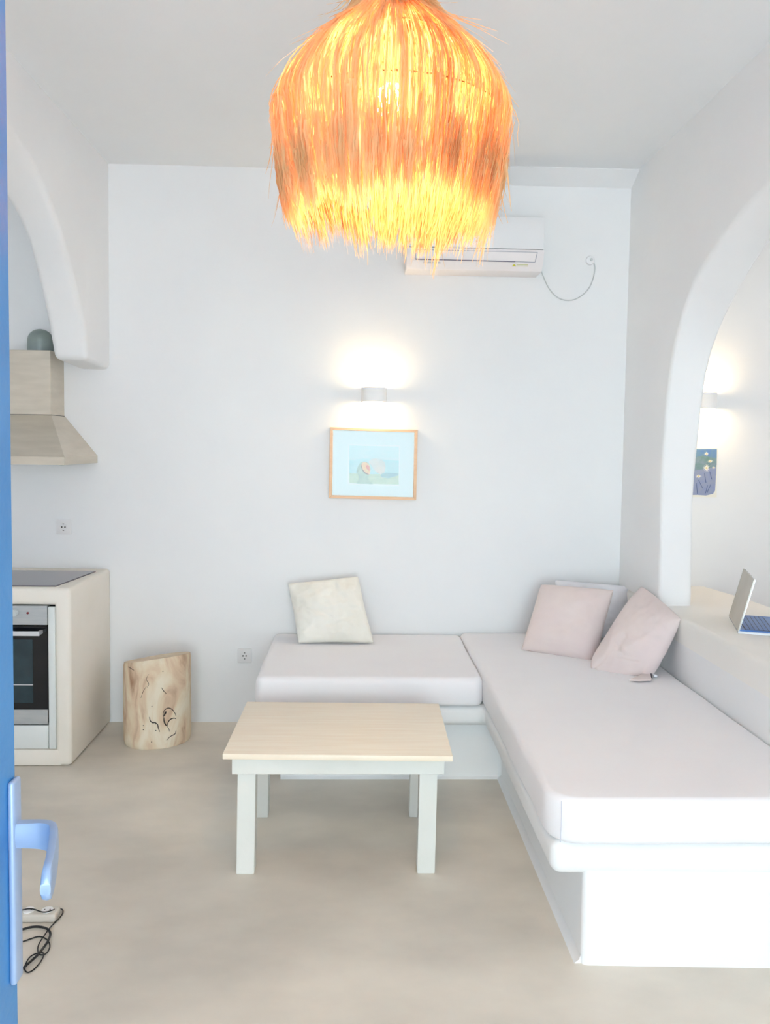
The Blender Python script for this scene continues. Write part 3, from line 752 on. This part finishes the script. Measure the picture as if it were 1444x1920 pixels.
def rrect(x0, x1, y0, y1, r, step=.025, rs=None):
    """rounded rectangle outline, list of (point, normal)"""
    rs = rs or [r]*4; P = []
    cs_ = [(x1-rs[0], y0+rs[0], -math.pi/2, rs[0]), (x1-rs[1], y1-rs[1], 0, rs[1]), (x0+rs[2], y1-rs[2], math.pi/2, rs[2]), (x0+rs[3], y0+rs[3], math.pi, rs[3])]
    for i, (cx, cy, a0, r_) in enumerate(cs_):
        for k in range(9):
            a = a0+math.pi/2*k/8; P.append((Vector((cx+r_*math.cos(a), cy+r_*math.sin(a), 0)), Vector((math.cos(a), math.sin(a), 0))))
        nx, ny, na, nr = cs_[(i+1) % 4]; p0 = P[-1][0]; p1 = Vector((nx+nr*math.cos(na), ny+nr*math.sin(na), 0)); m_ = max(1, int((p1-p0).length/step))
        for k in range(1, m_): P.append((p0.lerp(p1, k/m_), P[-1][1]))
    return P
def mattress(x0, x1, y0, y1, z0, z1, rs, er, label, seed, wob=.004, gather=None):
    out = rrect(x0, x1, y0, y1, .05, .02, rs); bm = new(); rings = []; H = z1-z0
    prof = [(.02, z0), (.004, z0+.004), (0, z0+.015)]
    nz = 10
    for i in range(1, nz): prof.append((0, z0+.015+(H-.015-er)*i/nz))
    for i in range(0, 7):
        a = math.pi/2*i/6; prof.append((er*(1-math.cos(a)), z1-er+er*math.sin(a)))
    for ins in (er+.02, er+.06, er+.12, er+.2, er+.3, er+.4): prof.append((ins, z1+.004*(ins-er)))
    c0 = Vector(((x0+x1)/2, (y0+y1)/2, 0)); fk = 2.2
    for ins, z in prof:
        ring = []
        for p, nn in out:
            q = p-nn*ins if ins <= er else c0+(p-nn*er-c0)*(1-(ins-er)*fk)
            w = noise.noise(Vector((q.x*5+seed, q.y*5, z*9)))*wob if ins <= er else 0
            b = .004*math.sin(math.pi*min(1, max(0, (z-z0)/H))) if ins < er else 0
            g_ = 0
            if gather and ins <= er:
                d = (q-Vector((gather[0], gather[1], 0))).length
                if d < .12: g_ = .0022*math.sin((q.x-q.y)*160+z*130)*(1-d/.12)
            ring.append(bm.verts.new(q+nn*(w+b+g_)+Vector((0, 0, z))))
        rings.append(ring)
    n_ = len(out)
    for A_, B_ in zip(rings, rings[1:]):
        for k in range(n_): bm.faces.new((A_[k], A_[(k+1) % n_], B_[(k+1) % n_], B_[k]))
    bm.faces.new(rings[0][::-1]); cv = bm.verts.new(c0+Vector((0, 0, z1+.0018)))
    for k in range(n_): bm.faces.new((rings[-1][k], rings[-1][(k+1) % n_], cv))
    bmesh.ops.recalc_face_normals(bm, faces=bm.faces)
    o = obj('mattress', bm, 'sheet', ang=70); tag(o, label, 'mattress', 'mattresses on the masonry bench'); return o
m1 = mattress(-.462, .600, 3.70, 4.59, LZ1, .522, [.05, .03, .03, .04], .03, 'mattress in a white fitted sheet along the back wall, cream cushion on it', 1)
m2 = mattress(.604, 1.515, 2.385, 4.59, LZ1, .532, [.04, .03, .03, .10], .022, 'long mattress in a white fitted sheet along the low wall, nearest the camera', 5, gather=(.64, 2.42))
# seam at the front corner of the long mattress
p0 = at(1053, 1497, 1, 2.388); p1 = at(1051, 1579, 1, 2.388)
bm = new(); tube(bm, catmull([p0+Vector((0, 0, -.008)), p0.lerp(p1, .5)+Vector((0, -.004, 0)), p1], 6), .0012, 6); obj('seam', bm, 'sheet_trim', m2, ang=80)

# ---------------------------------------------------------------- cushions
def pillow(name, TLc, TRc, BRc, BLc, T, m, label, group=None, n=44, pinch=.07, seed=0, wr=.006, sag=0, p=2.4, creases=(), back=.8, curve=None, rc=.02, rt=.02):
    TLc, TRc, BRc, BLc = map(Vector, (TLc, TRc, BRc, BLc))
    nrm = ((TRc-TLc)+(BRc-BLc)).cross((BLc-TLc)+(BRc-TRc)).normalized()
    if nrm.y > 0: nrm = -nrm
    bm = new(); grid = {}
    for side in (1, -1):
        for i in range(n+1):
            for j in range(n+1):
                u, v = -1+2*i/n, -1+2*j/n    # v=-1 bottom
                u = math.copysign(math.sin(abs(u)*math.pi/2), u)*.5+u*.5; v = math.copysign(math.sin(abs(v)*math.pi/2), v)*.5+v*.5
                edge = i in (0, n) or j in (0, n)
                if edge and side == -1: continue
                uu = u*(1-pinch*(1-v*v)*abs(u)**3); vv = v*(1-pinch*(1-u*u)*abs(v)**3)
                k_ = (rc if v < 0 else rt)*abs(u)**7*abs(v)**7; uu *= 1-k_; vv *= 1-k_
                a, b = (uu+1)/2, (vv+1)/2
                base = (BLc*(1-a)+BRc*a)*(1-b)+(TLc*(1-a)+TRc*a)*b
                h = T*(max(0, (1-abs(u)**p))*max(0, (1-abs(v)**p)))**.55
                h *= 1+sag*(-v)*.5
                wv = noise.noise(Vector((u*2.2+seed, v*2.2, side*3)))*wr*1.3+noise.noise(Vector((u*6+seed, v*6+3, side)))*wr*.5
                e_ = min(1-abs(u), 1-abs(v)); wv *= min(1, e_*6)
                for (cu, cv, du, dv, ln, wd, dp) in creases:
                    if side == 1:
                        x_ = (u-cu)*du+(v-cv)*dv; y_ = -(u-cu)*dv+(v-cv)*du
                        wv -= dp*math.exp(-(y_/wd)**2)*math.exp(-(x_/ln)**4)
                hh = h*(1 if side == 1 else -back)+wv
                if edge: hh = noise.noise(Vector((u*4+seed, v*4, 9)))*wr*.6
                c_ = 0
                if curve: c_ = curve(u, v)
                grid[(side, i, j)] = bm.verts.new(base+nrm*(hh+c_))
    def g(s, i, j): return grid.get((s, i, j)) or grid[(1, i, j)]
    for s in (1, -1):
        for i in range(n):
            for j in range(n):
                bm.faces.new((g(s, i, j), g(s, i+1, j), g(s, i+1, j+1), g(s, i, j+1)))
    bmesh.ops.recalc_face_normals(bm, faces=bm.faces)
    o = obj(name, bm, m, ang=75); tag(o, label, 'cushion', group)
    # piping round the edge
    loop = [grid[(1, i, 0)] for i in range(n)]+[grid[(1, n, j)] for j in range(n)]+[grid[(1, i, n)] for i in range(n, 0, -1)]+[grid[(1, 0, j)] for j in range(n, 0, -1)] if False else None
    return o
zt = .527
# cream cushion
def on(x, y, z): return at(x, y, 2, z)
BL = at(559, 1206, 1, 4.33); BR = at(702, 1206, 1, 4.33); TL_ = at(539, 1094, 1, 4.50); TRr = at(672, 1080, 1, 4.50)
pillow('cushion', TL_, TRr, BR, BL, .075, 'cushion_cream', 'crumpled cream cushion leaning on the back wall at the left end of the bench', pinch=.03, seed=3, wr=.016, n=56, p=3,
       creases=((-.3, -.1, .8, -.5, .5, .05, .008), (.2, -.4, .9, .3, .6, .05, .008), (.1, .4, .5, .8, .4, .06, .006)))
# white pillow behind the two pink ones
BL = at(1045, 1190, 1, 4.40); BR = at(1165, 1200, 1, 4.40); TL_ = at(1040, 1087, 1, 4.52); TRr = at(1196, 1100, 1, 4.52)
pillow('pillow', TL_, TRr, BR, BL, .06, 'pillow_white', 'plain white pillow against the back wall, mostly hidden behind the pink cushions', pinch=.02, seed=8, wr=.01, p=4)
# pink cushion, upright
BL = at(976, 1219, 1, 4.19); BR = at(1117, 1246, 1, 3.99); TL_ = at(1014, 1095, 1, 4.40); TRr = at(1152, 1106, 1, 4.20)
pk = pillow('cushion', TL_, TRr, BR, BL, .075, 'cushion_pink', 'square dusty pink cushion standing left of the white pillow', 'dusty pink cushions', pinch=.03, seed=11, wr=.007, p=3, creases=((0, -.7, 1, -.12, .8, .05, .004),))
# pink cushion, slumped
TL_ = at(1203, 1098, 1, 4.12); TRr = at(1278, 1160, 1, 3.70); BR = at(1216, 1280, 1, 3.70); BL = at(1096, 1262, 1, 3.86)
pk2 = pillow('cushion', TL_, TRr, BR, BL, .09, 'cushion_pink', 'slumped dusty pink cushion tilted against the low wall, its cover tail showing', 'dusty pink cushions', pinch=-.02, seed=15, wr=.009, p=2.6, n=56, rc=.2,
       creases=((-.1, -.45, .93, -.35, .35, .04, .010), (.35, -.6, .9, .1, .3, .035, .010), (-.55, -.85, .8, .6, .25, .04, .008), (.1, -.25, .95, -.3, .3, .05, .006)))
# tail of its cover
def mz(x, y): return at(x, y, 2, .54)
bm = new()
q0 = [mz(1180, 1277), mz(1200, 1268), mz(1219, 1258), mz(1224, 1270), mz(1221, 1277), mz(1200, 1278)]
prism(bm, q0, Vector((0, 0, .008)), .003, 2); o = obj('cover_tail', bm, 'cushion_pink', pk2)
bm = new(); tube(bm, catmull([mz(1217, 1254)+Vector((0, 0, .006)), mz(1220, 1262)+Vector((0, 0, .008)), mz(1222, 1274)+Vector((0, 0, .006))], 5), .0035, 6); obj('zip', bm, 'dark_gap', pk2, ang=80)
bm = new(); box(bm, *(lambda p: (p.x-.004, p.x+.014, p.y-.004, p.y+.018, .535, .548))(mz(1227, 1268)), .003, 2); obj('care_tag', bm, 'pillow_white', pk2)

# ---------------------------------------------------------------- laptop
lz = PT
hA = at(1385, 1187, 2, lz+.001)      # near end of the hinge
hB = at(1371, 1158, 2, lz+.012)      # far end
lap = thing('laptop', ((hA.x+hB.x)/2, (hA.y+hB.y)/2, lz), 'open silver laptop with blue keyboard deck on the masonry shelf', 'laptop')
ax = (hB-hA); ax.z = 0; ln = .335; ax.normalize(); hB = hA+ax*ln
sd_ = Vector((ax.y, -ax.x, 0))       # towards +x
if sd_.x < 0: sd_ = -sd_
Z = Vector((0, 0, 1))
def slab(bm, o, a, b, c, la, lb, lc, bev=.002):
    b_ = new(); bmesh.ops.create_cube(b_, size=1)
    for v in b_.verts: v.co = o+a*(v.co.x+.5)*la+b*(v.co.y+.5)*lb+c*(v.co.z+.5)*lc
    if bev: bmesh.ops.bevel(b_, geom=b_.edges[:], offset=bev, segments=2, affect='EDGES')
    bmesh.ops.recalc_face_normals(b_, faces=b_.faces); merge(bm, b_)
bm = new(); slab(bm, hA+Z*.001, ax, sd_, Z, ln, .235, .006); base = obj('base', bm, 'laptop_edge', lap)
bm = new(); slab(bm, hA+Z*.007+ax*.001+sd_*.001, ax, sd_, Z, ln-.002, .233, .008, .001); deck = obj('keyboard_deck', bm, 'laptop_blue', lap)
for r_ in range(6):
    for c_ in range(14):
        bm = new(); slab(bm, hA+Z*.0152+ax*(.016+c_*.0218)+sd_*(.03+r_*.0185), ax, sd_, Z, .0185, .0155, .0012, 0)
        obj('key', bm, 'laptop_blue', deck)
bm = new(); slab(bm, hA+Z*.0150+ax*.012+sd_*.026, ax, sd_, Z, .312, .116, .0006, 0); obj('key_well', bm, 'laptop_key', deck)
tp = at(1414, 1090, 1, hA.y); tilt = (tp-hA); tilt = (sd_*tilt.dot(sd_)+Z*tilt.z); lh = tilt.length; tilt.normalize()
nv = tilt.cross(ax).normalized()
if nv.x > 0: nv = -nv
bm = new(); slab(bm, hA+Z*.008, ax, tilt, nv, ln, lh, .003, .001); lid = obj('lid', bm, 'laptop_silver', lap)
bm = new(); slab(bm, hA+Z*.008, ax, tilt, -nv, ln, lh, .0035, .001); obj('lid_rim', bm, 'laptop_edge', lid)
bm = new(); slab(bm, hA+Z*.01-nv*.0036+ax*.004, ax, tilt, -nv, ln-.008, lh-.006, .001, 0); obj('screen', bm, 'screen_dark', lid)

# ---------------------------------------------------------------- extension block and cables on the floor
def fl(x, y, h=.004): p = at(x, y, 2, h); return p
s0 = fl(103, 1731, 0); s1 = fl(36, 1734, 0)
st = thing('extension_block', ((s0.x+s1.x)/2-.06, s0.y+.03, 0), 'glossy pale plastic extension block lying on the floor behind the door handle', 'extension block')
bm = new(); box(bm, s0.x-.28, s0.x, s0.y, s0.y+.055, 0, .028, .006, 3); obj('body', bm, 'strip_plastic', st)
for i in range(4):
    bm = new(); cyl(bm, (s0.x-.035-i*.062, s0.y+.028, .029), (0, 0, 1), .019, .003, 24); w_ = obj('outlet', bm, 'strip_white', st)
    for s in (-1, 1):
        bm = new(); cyl(bm, (s0.x-.035-i*.062+s*.009, s0.y+.028, .0306), (0, 0, 1), .0025, .001, 10); obj('pin_hole', bm, 'pin_hole', w_)
k = 1/12.8
def cablepath(pts, h0=.004):
    return catmull([fl(20+x*k, 1690+y*k, h0+(pts[i][2] if len(pts[i]) > 2 else 0)) for i, (x, y) in enumerate([q[:2] for q in pts])], 7)
bm = new()
c1 = [(-120, 330, .03), (290, 205, .03), (440, 178, .03), (560, 190, .03), (700, 240, .03), (800, 258, .03), (900, 245, .03), (1040, 200, .024), (1160, 175, .01), (1230, 190, 0), (1258, 240, 0), (1225, 330, 0), (1130, 440, 0), (1040, 530, 0), (920, 660, .003), (800, 830, .008), (700, 980, .008), (655, 1100, .003), (655, 1200, .004), (690, 1270, .008), (760, 1285, .006), (795, 1260, .004), (740, 1225, .008), (680, 1240, .006), (560, 1275, .003), (450, 1350, 0), (370, 1480, .004), (335, 1590, 0), (360, 1680, 0), (440, 1700, 0), (560, 1630, 0), (680, 1500, 0), (760, 1380, 0), (800, 1290, .003), (880, 1220, 0), (935, 1110, 0), (930, 1010, 0), (870, 920, .003), (760, 860, .003), (640, 850, 0), (480, 900, 0), (290, 965, 0), (-120, 1060, 0)]
tube(bm, cablepath(c1), .0021, 7); tag(obj('charging_cable', bm, 'cable_black', ang=80), 'thin black cable looping over the floor beside the extension block', 'cable')
bm = new()
c2 = [(-140, 760, 0), (290, 670, .002), (450, 625, .002), (600, 608, .002), (760, 620, .002), (880, 665, .006), (940, 730, .002), (950, 820, 0), (890, 960, .008), (790, 1110, .006), (670, 1260, .014), (540, 1390, .003), (400, 1510, .008), (270, 1620, 0), (-60, 1800, 0)]
tube(bm, cablepath(c2, .006), .0038, 8); tag(obj('power_cable', bm, 'cable_black', ang=80), 'thicker black power cable crossing the thin cable on the floor', 'cable')

# ---------------------------------------------------------------- light
w = bpy.data.worlds.new('world'); sc.world = w; w.use_nodes = True
bg = w.node_tree.nodes['Background']; bg.inputs[0].default_value = (.895, .885, .985, 1); bg.inputs[1].default_value = 5.9
ld = bpy.data.lights.new('pendant_bulb', 'POINT'); ld.energy = 11; ld.color = (1, .74, .38); ld.shadow_soft_size = .03
lo_ = bpy.data.objects.new('pendant_bulb', ld); COL.objects.link(lo_); lo_.location = bz+Vector((0, 0, -.06))
# daylight that falls through the open terrace door behind the camera
ld = bpy.data.lights.new('terrace_daylight', 'AREA'); ld.shape = 'RECTANGLE'; ld.size = 2.4; ld.size_y = 2.2; ld.energy = 20; ld.spread = math.radians(120); ld.color = (.38, .98, .9)
lo_ = bpy.data.objects.new('terrace_daylight', ld); COL.objects.link(lo_); lo_.location = (.15, FR-.25, 1.25); lo_.rotation_euler = (math.radians(88), 0, math.radians(-6))

# fill light added in the neighbouring room, behind the right arch
ld = bpy.data.lights.new('room_fill', 'AREA'); ld.shape = 'RECTANGLE'; ld.size = 2.2; ld.size_y = 1.8; ld.energy = 15; ld.color = (1, .93, .91)
lo_ = bpy.data.objects.new('room_fill', ld); COL.objects.link(lo_); lo_.location = (4.15, 2.0, 1.7); lo_.rotation_euler = (math.radians(90), 0, math.radians(90))
sc.view_settings.view_transform = 'Standard'; sc.view_settings.look = 'None'
sc.view_settings.gamma = 1; sc.view_settings.use_curve_mapping = False
sc.view_settings.exposure = .1
